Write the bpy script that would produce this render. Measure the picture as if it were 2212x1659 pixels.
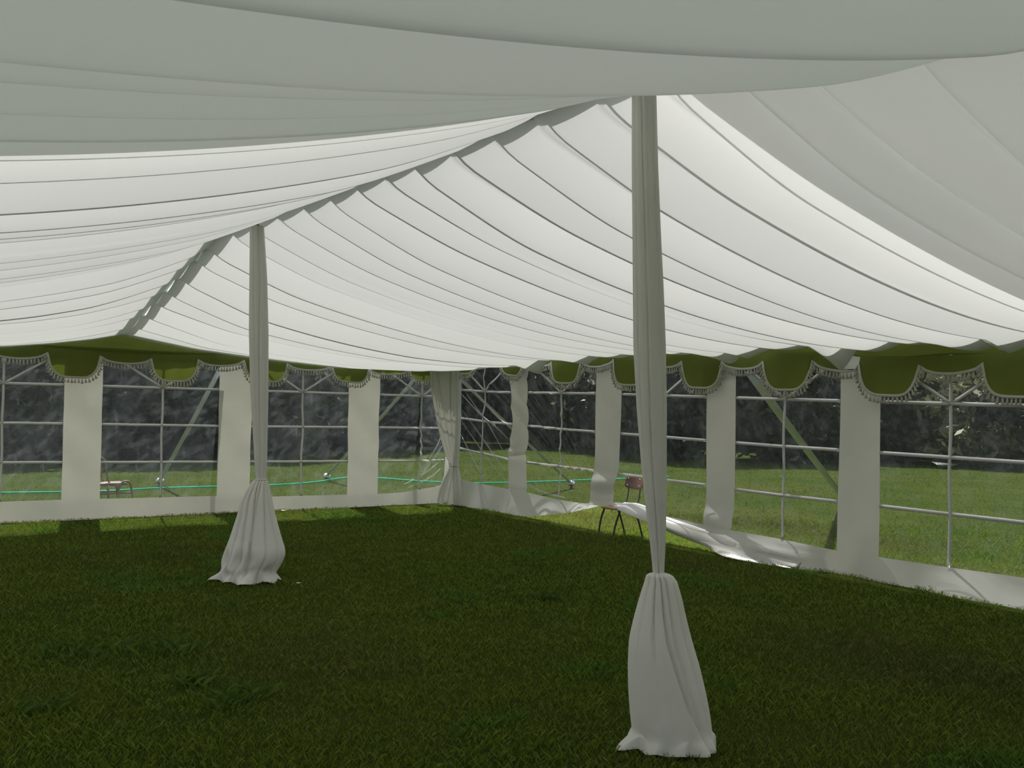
import bpy, math, random
import numpy as np
from mathutils import Matrix, Vector

for o in list(bpy.data.objects): bpy.data.objects.remove(o)
SC = bpy.context.scene
COL = SC.collection

# ------------------------------------------------------------------ camera
FPX, YAW, PIT, ROL, EYE = 2184.0, .5879, .0152, .0197, 1.75
F = np.array([math.sin(YAW)*math.cos(PIT), math.cos(YAW)*math.cos(PIT), math.sin(PIT)])
R0 = np.array([math.cos(YAW), -math.sin(YAW), 0.]); U0 = np.cross(R0, F)
RV = math.cos(ROL)*R0 + math.sin(ROL)*U0
UV = -math.sin(ROL)*R0 + math.cos(ROL)*U0
cd = bpy.data.cameras.new('camera'); cam = bpy.data.objects.new('camera', cd); COL.objects.link(cam)
cam.matrix_world = Matrix(((RV[0], UV[0], -F[0], 0), (RV[1], UV[1], -F[1], 0), (RV[2], UV[2], -F[2], EYE), (0, 0, 0, 1)))
cd.sensor_width = 36; cd.lens = FPX/2212*36; cd.clip_start = .05; cd.clip_end = 500
SC.camera = cam

# ------------------------------------------------------------------ light
SUN_AZ, SUN_EL = math.radians(11), math.radians(58)      # azimuth from +Y towards +X
w = bpy.data.worlds.new('world'); SC.world = w; w.use_nodes = True
nt = w.node_tree; bg = nt.nodes['Background']
sky = nt.nodes.new('ShaderNodeTexSky'); sky.sky_type = 'NISHITA'; sky.sun_disc = False
sky.sun_elevation = SUN_EL; sky.sun_rotation = SUN_AZ; sky.air_density = 1.2; sky.dust_density = 2.5
hs = nt.nodes.new('ShaderNodeHueSaturation'); hs.inputs['Saturation'].default_value = .35
nt.links.new(sky.outputs[0], hs.inputs['Color']); nt.links.new(hs.outputs[0], bg.inputs[0])
bg.inputs[1].default_value = .25
sd = bpy.data.lights.new('sun', 'SUN'); sun = bpy.data.objects.new('sun', sd); COL.objects.link(sun)
sd.energy = 13.5; sd.angle = math.radians(.7); sd.color = (1, .985, .965)
tosun = Vector((math.sin(SUN_AZ)*math.cos(SUN_EL), math.cos(SUN_AZ)*math.cos(SUN_EL), math.sin(SUN_EL)))
sun.rotation_euler = tosun.to_track_quat('Z', 'Y').to_euler(); sun.location = (9, 20, 18)
vs = SC.view_settings; vs.view_transform = 'Standard'; vs.look = 'None'; vs.gamma = 1; vs.use_curve_mapping = False
vs.exposure = 0.0

# ------------------------------------------------------------------ helpers
rng = np.random.default_rng(7)
def sm(a, b, x): t = np.clip((x-a)/(b-a), 0, 1); return t*t*(3-2*t)
def h1(i, k=0): return float(np.modf(abs(math.sin(i*12.9898+k*78.233)*43758.5453))[0])

def mesh_obj(name, V, Fc, mat, parent=None, smooth=True, uv=None):
    me = bpy.data.meshes.new(name)
    me.from_pydata([tuple(map(float, v)) for v in V], [], [tuple(map(int, f)) for f in Fc])
    me.update()
    if smooth: me.polygons.foreach_set('use_smooth', [True]*len(me.polygons))
    if mat: me.materials.append(mat)
    o = bpy.data.objects.new(name, me); COL.objects.link(o)
    if parent: o.parent = parent
    return o
def grid_faces(nu, nv, off=0, closed=False, keep=None):
    f = []
    for i in range(nu if closed else nu-1):
        for j in range(nv-1):
            if keep is not None and not keep(i, j): continue
            a = off+i*nv+j; b = off+((i+1) % nu)*nv+j
            f.append((a, b, b+1, a+1))
    return f
def empty(name, loc=(0, 0, 0)):
    o = bpy.data.objects.new(name, None); COL.objects.link(o); o.location = loc; o.empty_display_size = .1
    return o
def tag(o, label=None, cat=None, group=None, kind=None):
    if label: o['label'] = label
    if cat: o['category'] = cat
    if group: o['group'] = group
    if kind: o['kind'] = kind
    return o
def child(o, parent):
    """parent keeping world placement (parents carry only a translation)"""
    o.parent = parent; o.location = Vector(o.location) - parent.location
    return o
class MB:
    def __init__(s): s.V = []; s.F = []
    def add(s, V, Fc):
        n = len(s.V); s.V += [tuple(v) for v in V]; s.F += [tuple(i+n for i in f) for f in Fc]
    def tube(s, pts, r, n=8, cap=True):
        pts = [Vector(q) for q in pts]; rs = r if hasattr(r, '__len__') else [r]*len(pts)
        V = []; up = None
        for i, q in enumerate(pts):
            t = (pts[min(i+1, len(pts)-1)] - pts[max(i-1, 0)]).normalized()
            if up is None:
                up = Vector((0, 0, 1)) if abs(t.z) < .9 else Vector((1, 0, 0))
            a = (up - t*up.dot(t)).normalized(); up = a; b = t.cross(a)
            for k in range(n):
                an = 2*math.pi*k/n
                V.append(q + (a*math.cos(an)+b*math.sin(an))*rs[i])
        Fc = []
        for i in range(len(pts)-1):
            for k in range(n):
                Fc.append((i*n+k, i*n+(k+1) % n, (i+1)*n+(k+1) % n, (i+1)*n+k))
        if cap:
            Fc.append(tuple(range(n))[::-1]); Fc.append(tuple((len(pts)-1)*n+k for k in range(n)))
        s.add(V, Fc)
    def strip(s, pts, side, wdt, th=.002):
        """flat band along pts, width along 'side' vector, small real thickness"""
        V = []; n = len(pts)
        for i, q in enumerate(pts):
            q = Vector(q); sd_ = Vector(side[i] if hasattr(side[0], '__len__') else side).normalized()
            t = (Vector(pts[min(i+1, n-1)]) - Vector(pts[max(i-1, 0)])).normalized()
            nn = t.cross(sd_).normalized()
            V += [q-sd_*wdt/2-nn*th/2, q+sd_*wdt/2-nn*th/2, q+sd_*wdt/2+nn*th/2, q-sd_*wdt/2+nn*th/2]
        Fc = []
        for i in range(n-1):
            for k in range(4): Fc.append((i*4+k, i*4+(k+1) % 4, i*4+4+(k+1) % 4, i*4+4+k))
        Fc += [(3, 2, 1, 0), tuple(n*4-4+k for k in range(4))]
        s.add(V, Fc)
    def build(s, name, mat, parent=None, smooth=True):
        return mesh_obj(name, s.V, s.F, mat, parent, smooth)
def spl(pts, n=8):
    """catmull-rom through points"""
    P = [np.array(q, float) for q in pts]; out = []
    for i in range(len(P)-1):
        a = P[max(i-1, 0)]; b = P[i]; c = P[i+1]; d = P[min(i+2, len(P)-1)]
        for k in range(n):
            t = k/n
            out.append(.5*((2*b)+(-a+c)*t+(2*a-5*b+4*c-d)*t*t+(-a+3*b-3*c+d)*t**3))
    out.append(P[-1]); return out

# ------------------------------------------------------------------ materials
def newmat(name):
    m = bpy.data.materials.new(name); m.use_nodes = True; n = m.node_tree.nodes; n.clear()
    out = n.new('ShaderNodeOutputMaterial'); return m, m.node_tree, out
def noise(t, scale, detail=3, rough=.5, vec=None, stretch=None):
    tx = t.nodes.new('ShaderNodeTexNoise'); tx.inputs['Scale'].default_value = scale
    tx.inputs['Detail'].default_value = detail; tx.inputs['Roughness'].default_value = rough
    co = t.nodes.new('ShaderNodeTexCoord'); src = co.outputs['Object']
    if stretch:
        mp = t.nodes.new('ShaderNodeMapping'); mp.inputs['Scale'].default_value = stretch
        t.links.new(src, mp.inputs[0]); src = mp.outputs[0]
    t.links.new(src, tx.inputs['Vector']); return tx
def ramp(t, src, stops):
    r = t.nodes.new('ShaderNodeValToRGB'); e = r.color_ramp.elements
    while len(e) < len(stops): e.new(.5)
    for k, (q, c) in enumerate(stops): e[k].position = q; e[k].color = (*c, 1)
    t.links.new(src, r.inputs[0]); return r
def cloth(name, col, col2, trans, tcol, gloss=.0, rough=.4, bump=.15, nscale=3):
    m, t, out = newmat(name)
    nz = noise(t, nscale, 4); r = ramp(t, nz.outputs[0], [(.3, col), (.7, col2)])
    d = t.nodes.new('ShaderNodeBsdfDiffuse'); tr = t.nodes.new('ShaderNodeBsdfTranslucent')
    t.links.new(r.outputs[0], d.inputs[0])
    mul = t.nodes.new('ShaderNodeMix'); mul.data_type = 'RGBA'; mul.blend_type = 'MULTIPLY'; mul.inputs[0].default_value = 1
    t.links.new(r.outputs[0], mul.inputs[6]); mul.inputs[7].default_value = (*tcol, 1)
    t.links.new(mul.outputs[2], tr.inputs[0])
    mx = t.nodes.new('ShaderNodeMixShader'); mx.inputs[0].default_value = trans
    t.links.new(d.outputs[0], mx.inputs[1]); t.links.new(tr.outputs[0], mx.inputs[2]); last = mx
    fine = noise(t, 260, 2); b = t.nodes.new('ShaderNodeBump'); b.inputs['Strength'].default_value = bump; b.inputs['Distance'].default_value = .002
    t.links.new(fine.outputs[0], b.inputs['Height']); t.links.new(b.outputs[0], d.inputs['Normal'])
    if gloss:
        g = t.nodes.new('ShaderNodeBsdfGlossy'); g.inputs['Roughness'].default_value = rough
        fr = t.nodes.new('ShaderNodeFresnel'); fr.inputs[0].default_value = 1.45
        mm = t.nodes.new('ShaderNodeMath'); mm.operation = 'MULTIPLY'; mm.inputs[1].default_value = gloss
        t.links.new(fr.outputs[0], mm.inputs[0])
        m2 = t.nodes.new('ShaderNodeMixShader'); t.links.new(mm.outputs[0], m2.inputs[0])
        t.links.new(last.outputs[0], m2.inputs[1]); t.links.new(g.outputs[0], m2.inputs[2]); last = m2
    t.links.new(last.outputs[0], out.inputs[0]); return m
M_LIN = cloth('lining_white', (.79, .82, .795), (.83, .85, .83), .235, (.54, .525, .515), nscale=.6)
M_PVC = cloth('wall_pvc_white', (.60, .60, .55), (.66, .65, .60), .24, (.42, .41, .37), gloss=1.0, rough=.28, bump=.1)
M_BAR = cloth('bar_white', (.74, .75, .73), (.78, .78, .75), .40, (.8, .8, .78), gloss=1.0, rough=.3)
M_DRAPE = cloth('drape_offwhite', (.80, .785, .74), (.83, .815, .77), .22, (.8, .78, .7), bump=.3, nscale=5)
M_OLIVE = cloth('olive_canvas', (.165, .190, .048), (.185, .212, .055), .34, (.62, .68, .40), bump=.4, nscale=4)
M_ROOF = cloth('olive_roof_canvas', (.15, .175, .048), (.17, .195, .055), .10, (.35, .38, .25), bump=.4, nscale=4)
M_SHADE = cloth('shade_sheet', (.655, .69, .67), (.695, .73, .705), .71, (1, 1, 1))  # for the unseen sheet added to dim the near left lining
M_SHADE2 = cloth('thin_shade_sheet', (.80, .81, .79), (.84, .84, .82), .78, (1, 1, 1))  # same on the right, dims the lining less
M_BRAID = cloth('braid_cream', (.66, .64, .57), (.76, .74, .66), .3, (.9, .88, .8), bump=.5, nscale=60)
M_ROPE = cloth('rope_green', (.03, .42, .27), (.06, .55, .36), .0, (1, 1, 1))
M_STRAP = cloth('strap_grey', (.40, .44, .50), (.46, .50, .56), .04, (.5, .5, .5), gloss=1, rough=.4)

def principled(name, col, rough=.5, metal=0, col2=None, nscale=8, stretch=None, bump=0):
    m, t, out = newmat(name); b = t.nodes.new('ShaderNodeBsdfPrincipled')
    b.inputs['Roughness'].default_value = rough; b.inputs['Metallic'].default_value = metal
    nz = noise(t, nscale, 4, stretch=stretch); r = ramp(t, nz.outputs[0], [(.3, col), (.7, col2 or col)])
    t.links.new(r.outputs[0], b.inputs['Base Color'])
    if bump:
        bp = t.nodes.new('ShaderNodeBump'); bp.inputs['Strength'].default_value = bump; t.links.new(nz.outputs[0], bp.inputs['Height']); t.links.new(bp.outputs[0], b.inputs['Normal'])
    t.links.new(b.outputs[0], out.inputs[0]); return m
M_PLY = principled('plywood_brown', (.12, .045, .028), .45, col2=(.17, .07, .04), nscale=6, stretch=(1, 8, 1))
M_STEEL = principled('dark_steel', (.035, .037, .036), .45, .6, (.06, .06, .055))
M_RIVET = principled('rivet', (.6, .6, .58), .3, 1)
M_POLE = principled('pole_grey', (.35, .35, .34), .4, .8)
M_WOOD = principled('weathered_wood', (.11, .07, .05), .7, col2=(.22, .14, .09), nscale=9, stretch=(1, 1, 6))
M_BARK = principled('bark', (.035, .03, .022), .9, col2=(.07, .06, .045), nscale=10, stretch=(1, 1, .3), bump=.6)
M_PETAL = principled('white_scrap', (.75, .76, .72), .6)

def film():
    m, t, out = newmat('clear_film')
    tp = t.nodes.new('ShaderNodeBsdfTransparent'); tp.inputs[0].default_value = (.63, .63, .65, 1)
    d = t.nodes.new('ShaderNodeBsdfDiffuse'); d.inputs[0].default_value = (.46, .52, .54, 1)
    tl = t.nodes.new('ShaderNodeBsdfTranslucent'); tl.inputs[0].default_value = (.46, .52, .54, 1)
    hz = t.nodes.new('ShaderNodeMixShader'); hz.inputs[0].default_value = .5
    t.links.new(d.outputs[0], hz.inputs[1]); t.links.new(tl.outputs[0], hz.inputs[2])
    nz = noise(t, 2.2, 5, .65, stretch=(1, 1, .55)); rr = ramp(t, nz.outputs[0], [(.35, (.02,)*3), (.75, (.062,)*3)])
    sc = noise(t, 7, 6, .7, stretch=(2.5, 2.5, .35)); rs = ramp(t, sc.outputs[0], [(.60, (0,)*3), (.68, (.05,)*3)])
    ad = t.nodes.new('ShaderNodeMath'); t.links.new(rr.outputs[0], ad.inputs[0]); t.links.new(rs.outputs[0], ad.inputs[1])
    # diagonal stretch marks of the slack film
    co = t.nodes.new('ShaderNodeTexCoord'); mp = t.nodes.new('ShaderNodeMapping'); mp.inputs['Rotation'].default_value = (.75, -.8, 0)
    mp0 = mp; t.links.new(co.outputs['Object'], mp.inputs[0]); mp = t.nodes.new('ShaderNodeMapping'); mp.inputs['Scale'].default_value = (6, 6, .7); t.links.new(mp0.outputs[0], mp.inputs[0])
    dn = t.nodes.new('ShaderNodeTexNoise'); dn.inputs['Scale'].default_value = 1.5; dn.inputs['Detail'].default_value = 5; dn.inputs['Distortion'].default_value = .35
    t.links.new(mp.outputs[0], dn.inputs['Vector']); dr = ramp(t, dn.outputs[0], [(.47, (0,)*3), (.70, (.055,)*3)])
    ad2 = t.nodes.new('ShaderNodeMath'); t.links.new(ad.outputs[0], ad2.inputs[0]); t.links.new(dr.outputs[0], ad2.inputs[1]); ad = ad2
    mx = t.nodes.new('ShaderNodeMixShader'); t.links.new(ad.outputs[0], mx.inputs[0])
    t.links.new(tp.outputs[0], mx.inputs[1]); t.links.new(hz.outputs[0], mx.inputs[2])
    g = t.nodes.new('ShaderNodeBsdfGlossy'); g.inputs['Roughness'].default_value = .12
    fr = t.nodes.new('ShaderNodeFresnel'); fr.inputs[0].default_value = 1.4
    bn = noise(t, 3, 3, .5); bp = t.nodes.new('ShaderNodeBump'); bp.inputs['Strength'].default_value = .5; bp.inputs['Distance'].default_value = .02
    t.links.new(bn.outputs[0], bp.inputs['Height']); t.links.new(bp.outputs[0], g.inputs['Normal']); t.links.new(bp.outputs[0], fr.inputs['Normal'])
    mm = t.nodes.new('ShaderNodeMath'); mm.operation = 'MULTIPLY'; mm.inputs[1].default_value = 1.1
    t.links.new(fr.outputs[0], mm.inputs[0])
    m2 = t.nodes.new('ShaderNodeMixShader'); t.links.new(mm.outputs[0], m2.inputs[0])
    t.links.new(mx.outputs[0], m2.inputs[1]); t.links.new(g.outputs[0], m2.inputs[2])
    t.links.new(m2.outputs[0], out.inputs[0]); return m
M_FILM = film()
def pleat_mat():
    m, t, out = newmat('doubled_film'); tp = t.nodes.new('ShaderNodeBsdfTransparent'); tp.inputs[0].default_value = (.8, .82, .83, 1)
    d = t.nodes.new('ShaderNodeBsdfTranslucent'); d.inputs[0].default_value = (.6, .64, .64, 1); g = t.nodes.new('ShaderNodeBsdfGlossy'); g.inputs['Roughness'].default_value = .2
    a = t.nodes.new('ShaderNodeMixShader'); a.inputs[0].default_value = .22; t.links.new(tp.outputs[0], a.inputs[1]); t.links.new(d.outputs[0], a.inputs[2])
    b = t.nodes.new('ShaderNodeMixShader'); b.inputs[0].default_value = .18; t.links.new(a.outputs[0], b.inputs[1]); t.links.new(g.outputs[0], b.inputs[2])
    t.links.new(b.outputs[0], out.inputs[0]); return m
M_PLEAT = pleat_mat()

def ground_mat():
    m, t, out = newmat('lawn_ground')
    a = noise(t, .45, 5, .6); b = noise(t, 30, 5, .75)
    r = ramp(t, a.outputs[0], [(.35, (.040, .066, .012)), (.62, (.064, .080, .018)), (.8, (.088, .074, .030))])
    r2 = ramp(t, b.outputs[0], [(.25, (.35, .35, .35)), (.75, (1.25, 1.25, 1.25))])
    mx = t.nodes.new('ShaderNodeMix'); mx.data_type = 'RGBA'; mx.blend_type = 'MULTIPLY'; mx.inputs[0].default_value = 1
    t.links.new(r.outputs[0], mx.inputs[6]); t.links.new(r2.outputs[0], mx.inputs[7])
    d = t.nodes.new('ShaderNodeBsdfDiffuse'); t.links.new(mx.outputs[2], d.inputs[0])
    bp = t.nodes.new('ShaderNodeBump'); bp.inputs['Strength'].default_value = .8; bp.inputs['Distance'].default_value = .03
    t.links.new(b.outputs[0], bp.inputs['Height']); t.links.new(bp.outputs[0], d.inputs['Normal'])
    t.links.new(d.outputs[0], out.inputs[0]); return m
M_GROUND = ground_mat()
def leaf_mat(name, trans, gain=1.0):
    m, t, out = newmat(name)
    at = t.nodes.new('ShaderNodeAttribute'); at.attribute_name = 'tint'
    d = t.nodes.new('ShaderNodeBsdfDiffuse'); tr = t.nodes.new('ShaderNodeBsdfTranslucent')
    t.links.new(at.outputs['Color'], d.inputs[0]); t.links.new(at.outputs['Color'], tr.inputs[0])
    mx = t.nodes.new('ShaderNodeMixShader'); mx.inputs[0].default_value = trans
    t.links.new(d.outputs[0], mx.inputs[1]); t.links.new(tr.outputs[0], mx.inputs[2])
    g = t.nodes.new('ShaderNodeBsdfGlossy'); g.inputs['Roughness'].default_value = .45
    m2 = t.nodes.new('ShaderNodeMixShader'); m2.inputs[0].default_value = .03
    t.links.new(mx.outputs[0], m2.inputs[1]); t.links.new(g.outputs[0], m2.inputs[2])
    t.links.new(m2.outputs[0], out.inputs[0]); return m
M_GRASS = leaf_mat('grass_blade', .35)
M_LEAF = leaf_mat('tree_leaf', .22)

# ------------------------------------------------------------------ the marquee frame
EY = 14.70; WX = 8.56; A = -.0207
RD = np.array([-math.sin(A), -math.cos(A), 0])          # along right wall, from the far corner towards the viewer
RN = np.array([-math.cos(A), math.sin(A), 0])           # inward
def rw(s, z, off=0.): return np.array([WX, EY, 0]) + RD*s + RN*off + np.array([0, 0, z])
def lw(x, z, off=0.): return np.array([x, EY-off, z])
LX = -1.95
def xr(Y): return float(np.interp(Y, [-8, 3.87, 9.24, 14.6], [3.42, 3.36, 3.25, 3.20]))
def zr(Y): return float(np.interp(Y, [-7, -4, -1.5, 1.0, 2.0, 3.0, 3.87, 10.3], [2.9, 3.05, 3.20, 2.98, 3.05, 3.27, 3.37, 3.36]))

# ---- roof lining -----------------------------------------------------------
HEMX = [-1.9, 0, 1.75, 2.3, 2.77, 3.20, 3.56, 4.14, 5.1, 6.28, 7.48, 8.2, 8.4]
HEMZ = [2.20, 2.24, 2.30, 2.36, 2.42, 2.51, 2.45, 2.36, 2.27, 2.19, 2.20, 2.27, 2.33]
YEND = 14.40
hooks = [14.4, 13.9, 13.35, 12.85, 12.35, 11.88, 11.32, 10.85, 10.25, 9.60, 9.02, 8.45, 7.88, 7.40, 6.90, 6.38, 5.92, 5.42, 5.0, 4.45, 3.92, 3.42, 3.03, 2.52, 2.05]
y = 2.05; k = 0
while y > -6.4:
    y -= .50 + .10*(h1(k, 3)-.5); k += 1; hooks.append(y)
hooks = hooks[::-1]
def lining(side):
    """side +1: slope towards right wall, -1: towards left wall"""
    nt_ = 56; ns = 22
    Ys = []                                   # (pleat, position, sag fraction, lift of the tucked layer)
    for i in range(len(hooks)-1):
        last = i == len(hooks)-2
        qp = .72+.18*h1(i, 9); wt = (.008+(.034 if side > 0 else .014)*h1(i, side+13)) if h1(i, side+31) > .62 else .003
        if side < 0 and 3.0 < hooks[i] < 4.4: qp = .62
        if side < 0 and 1.9 < hooks[i] < 2.6: qp = .55
        if last: wt = .01
        for j in range(13): q = qp*j/13; Ys.append((i, q, 1-(1-q/qp)**2., 0))
        Ys.append((i, qp, 1., 0)); Ys.append((i, qp+.004, .97, .006))
        Ys.append((i, qp-wt*.5, .96, .012)); Ys.append((i, qp-wt, .93, .016)); Ys.append((i, qp-wt*.9, .90, .022))
        for j in range(1, 5):
            f = j/5; q = (qp-wt*.9)+(1-qp+wt*.9)*f; Ys.append((i, q, .90*(1-f*f), .022*(1-f)))
    Ys.append((len(hooks)-2, 1.0, 0, 0))
    V = []
    ts = np.concatenate([[0, .008, .018, .03, .045], np.linspace(.065, 1, nt_-5)])
    for (i, q, prof, lift) in Ys:
        Y0, Y1 = hooks[i], hooks[i+1]
        dep = (.085+.085*h1(i, side+5))
        if side < 0 and 1.9 < Y0 < 4.3: dep = .09
        skew = 1.25+.5*h1(i, 9)
        for t in ts:
            xrid = xr(Y0+(Y1-Y0)*q)
            Xe = (WX+.0207*(EY-Y0)-.32) if side > 0 else LX+.32
            X = xrid+(Xe-xrid)*t
            # hooks at the eave wander a little against those at the ridge
            wob = .10*(h1(i, 21)-.5)*math.sin(math.pi*t)+.05*math.sin(3*t+i)
            wob1 = .10*(h1(i+1, 21)-.5)*math.sin(math.pi*t)+.05*math.sin(3*t+i+1)
            if i == len(hooks)-2: wob1 = 0
            ya = Y0+wob; yb = Y1+wob1
            Y = ya+(yb-ya)*q
            zc = zr(Y)+.05; ze = 2.40
            sg = .245*4*t*(1-t)
            zn = zc+(ze-zc)*t-sg + .06*math.exp(-(t*5.0/.12)**2)
            if Y > 10.3:
                k_ = (min(Y, YEND)-10.3)/(YEND-10.3)
                zh = float(np.interp(X, HEMX, HEMZ))
                zn = zn*(1-k_)+zh*k_
            d = dep*(.45+.55*float(sm(0, .22, t)))*(1-.3*t)
            if i == len(hooks)-2: d *= (1-q)*.8
            z = zn - d*prof + lift
            # secondary soft fold
            z -= .018*math.exp(-((q-.78+.1*math.sin(i))/.07)**2)*math.sin(math.pi*min(1, max(0, (t-.1*h1(i, 4))/.8)))*(1 if h1(i, 7) > .4 else 0)
            if t > .93:
                s_ = EY-Y
                if side > 0:
                    for (sc_, dp, wd) in ((1.15, -.03, .3), (2.9, .13, .13), (4.0, .05, .1), (6.6, .13, .22), (8.06, .22, .16), (9.7, .10, .3)):
                        z -= dp*math.exp(-((s_-sc_)/wd)**2)*(t-.93)/.07
            V.append((X, Y, z))
    n = len(ts)
    Fc = grid_faces(len(Ys), n)
    if side > 0: Fc = [f[::-1] for f in Fc]
    return V, Fc
ceiling = tag(empty('ceiling', (3.3, 6, 3.3)), kind='structure')
for sd_, in ((1,), (-1,)):
    V, Fc = lining(sd_); o = mesh_obj('lining_panel', V, Fc, M_LIN); child(o, ceiling)
# tape added above the seam to shade the lining along the ridge
mb = MB()
pts = [(xr(Y), Y, (zr(Y) if Y < 10.3 else 3.36+(2.53-3.36)*(Y-10.3)/(YEND-10.3))+.06) for Y in np.linspace(-6.3, YEND, 60)]
mb.strip(pts, (1, 0, 0), .24, .006)
child(mb.build('ridge_shade_tape', M_LIN), ceiling)

# ---- eave line ------------------------------------------------------------
RC = [(-.4, 2.43), (.26, 2.42), (.92, 2.42), (1.57, 2.41), (2.21, 2.36), (2.88, 2.29), (3.55, 2.28), (4.25, 2.30), (4.9, 2.28), (5.52, 2.25), (6.20, 2.23), (6.83, 2.22),
      (7.48, 2.22), (8.12, 2.16), (8.79, 2.14), (9.43, 2.15), (10.1, 2.14), (10.75, 2.13), (11.4, 2.14), (12.06, 2.13), (12.7, 2.13), (13.4, 2.13), (14.0, 2.13)]
RDEEP = {0: .27, 2: .0}
LC = [(-1.72, 2.2), (-1.05, 2.21), (-.38, 2.2), (.30, 2.22), (.97, 2.22), (1.64, 2.23), (2.31, 2.24), (2.98, 2.22), (3.65, 2.21), (4.32, 2.22), (4.99, 2.24), (5.66, 2.21), (6.38, 2.21), (7.02, 2.18), (7.75, 2.19), (8.33, 2.21), (8.56, 2.22)]
def eave_r(s): return float(np.interp(s, [c[0] for c in RC], [c[1] for c in RC]))+.10
def eave_l(x): return float(np.interp(x, [c[0] for c in LC], [c[1] for c in LC]))+.10

def valance(name, C, deep0, pos, eave, u0, u1, label, group, wav, notch=None, depth=lambda i: .30, off0=.07):
    """scalloped canvas flap with braid and tassels. C: cusps (u,z)"""
    root = tag(empty(name, tuple(pos((u0+u1)/2, 2.2, off0))), label, 'valance', group)
    us = []
    for i in range(len(C)-1):
        n = 22
        for k in range(n):
            q = k/n; us.append((i, q))
    us.append((len(C)-2, 1.0))
    P = []
    for i, q in us:
        ua, za = C[i]; ub, zb = C[i+1]; u = ua+(ub-ua)*q
        if u < u0-1e-6 or u > u1+1e-6: continue
        zc = za+(zb-za)*q; deep = (i % 2 == deep0); qq = abs(2*q-1)
        if deep:
            D = depth(i)*(1-qq**4.2)**.75
            D = D + .0
        else: D = .075*(1-qq**2.2)**.75
        # cusp spikes upwards
        zb_ = zc-D+.015*math.exp(-(min(q, 1-q)/.05)**2)
        P.append((u, zb_, i, q, deep))
    V = []; nv = 9; edge = []
    for (u, zb_, i, q, deep) in P:
        zt = eave(u)
        if notch and notch[0] < u < notch[1]: zt = notch[2]
        for j in range(nv):
            f = j/(nv-1); z = zt+(zb_-zt)*f
            off = off0 + wav(u)*f + (.025*math.sin(math.pi*q)*f*f if deep else -.01*f) + .008*math.sin(u*23+f*2)*f
            V.append(pos(u, z, off))
        edge.append((u, zb_, off))
    Fc = grid_faces(len(P), nv)
    sheet = mesh_obj('canvas_flap', V, Fc, M_OLIVE); child(sheet, root)
    # braid
    mb = MB(); pe = [Vector(pos(u, z, o_+.004)) for u, z, o_ in edge]
    sides = []
    inw = Vector(pos(1, 1, 1))-Vector(pos(1, 1, 0))
    for i in range(len(pe)):
        t = (pe[min(i+1, len(pe)-1)]-pe[max(i-1, 0)]).normalized(); sides.append(tuple(t.cross(inw).normalized()))
    mb.strip(pe, sides, .028, .006); child(mb.build('braid', M_BRAID), root)
    # tassels
    tb = MB(); acc = 0; k = 0
    for i in range(1, len(pe)):
        seg = (pe[i]-pe[i-1]); L_ = seg.length
        while acc < L_:
            q = pe[i-1]+seg*(acc/L_); sv = Vector(sides[i]); 
            if sv.z > 0: sv = -sv
            dn = (Vector((0, 0, -1))*.75+sv*.45).normalized(); ln = .060+.016*h1(k, 2)
            a = q+sv*.010; jit = Vector((h1(k, 5)-.5, h1(k, 6)-.5, 0))*.012
            tb.tube([a, a+dn*.014, a+dn*.020, a+dn*.026+jit*.3, a+dn*ln+jit], [.003, .004, .010, .007, .019], 5)
            acc += .043; k += 1
        acc -= L_
    fr = tb.build('tassel_fringe', M_BRAID); child(fr, root); tag(fr, kind='stuff')
    return root
dR = {1: .22, 3: .24, 5: .30, 7: .33, 9: .31, 11: .31, 13: .29}
def depR(i): return float(np.interp(C_R[i][0], [0, 1.9, 3.2, 4.5, 5.9, 7.2, 8.5, 10], [.27, .27, .30, .33, .30, .31, .28, .29]))
C_R = RC
# deep scallops start at s = .26, 1.57, 2.88 ... (odd index)
valance('scalloped_valance', RC, 1, rw, eave_r, -.0, 8.12, 'long olive green scalloped valance with tassels along right wall, from corner to white gap', None,
        lambda u: .01*math.sin(u*3.1), notch=(7.84, 8.2, 2.13), depth=depR)
valance('scalloped_valance', RC, 1, rw, eave_r, 8.12, 14.0, 'olive green scalloped valance nearest the viewer, at the right edge of the photo', None,
        lambda u: .02+.01*math.sin(u*2.7), depth=depR, off0=.10)
def depL(i): return float(np.interp(LC[i][0], [1, 2.6, 4, 5.4, 6.7, 8], [.29, .30, .30, .27, .21, .16]))
valance('scalloped_valance', LC, 0, lw, eave_l, -1.72, 8.50, 'olive green scalloped valance with tassels across the far end wall', None,
        lambda u: .012*math.sin(u*2.3), depth=depL)

# ---- olive canopy edge above the valances ----------------------------------
roof = tag(empty('tent_roof', (6, 14, 2.4)), 'dull olive green canvas roof edge showing between white lining and scalloped valances', 'roof')
V = []; Ss = np.linspace(-.05, 21, 240)
for s in Ss:
    for j in range(5):
        f = j/4; V.append(rw(s, eave_r(s)-.02+f*.30+.010*math.sin(s*5+f*3), -.02+f*.50))
child(mesh_obj('side_canopy', V, grid_faces(len(Ss), 5), M_ROOF), roof)
V = []; Xs = np.linspace(-1.95, 8.6, 140)
for x in Xs:
    rise = .22+.14*math.exp(-((x-3.2)/1.6)**2)
    for j in range(5):
        f = j/4; V.append(lw(x, eave_l(x)-.02+f*rise, -.02+f*.40))
child(mesh_obj('end_canopy', V, grid_faces(len(Xs), 5), M_ROOF), roof)
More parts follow.
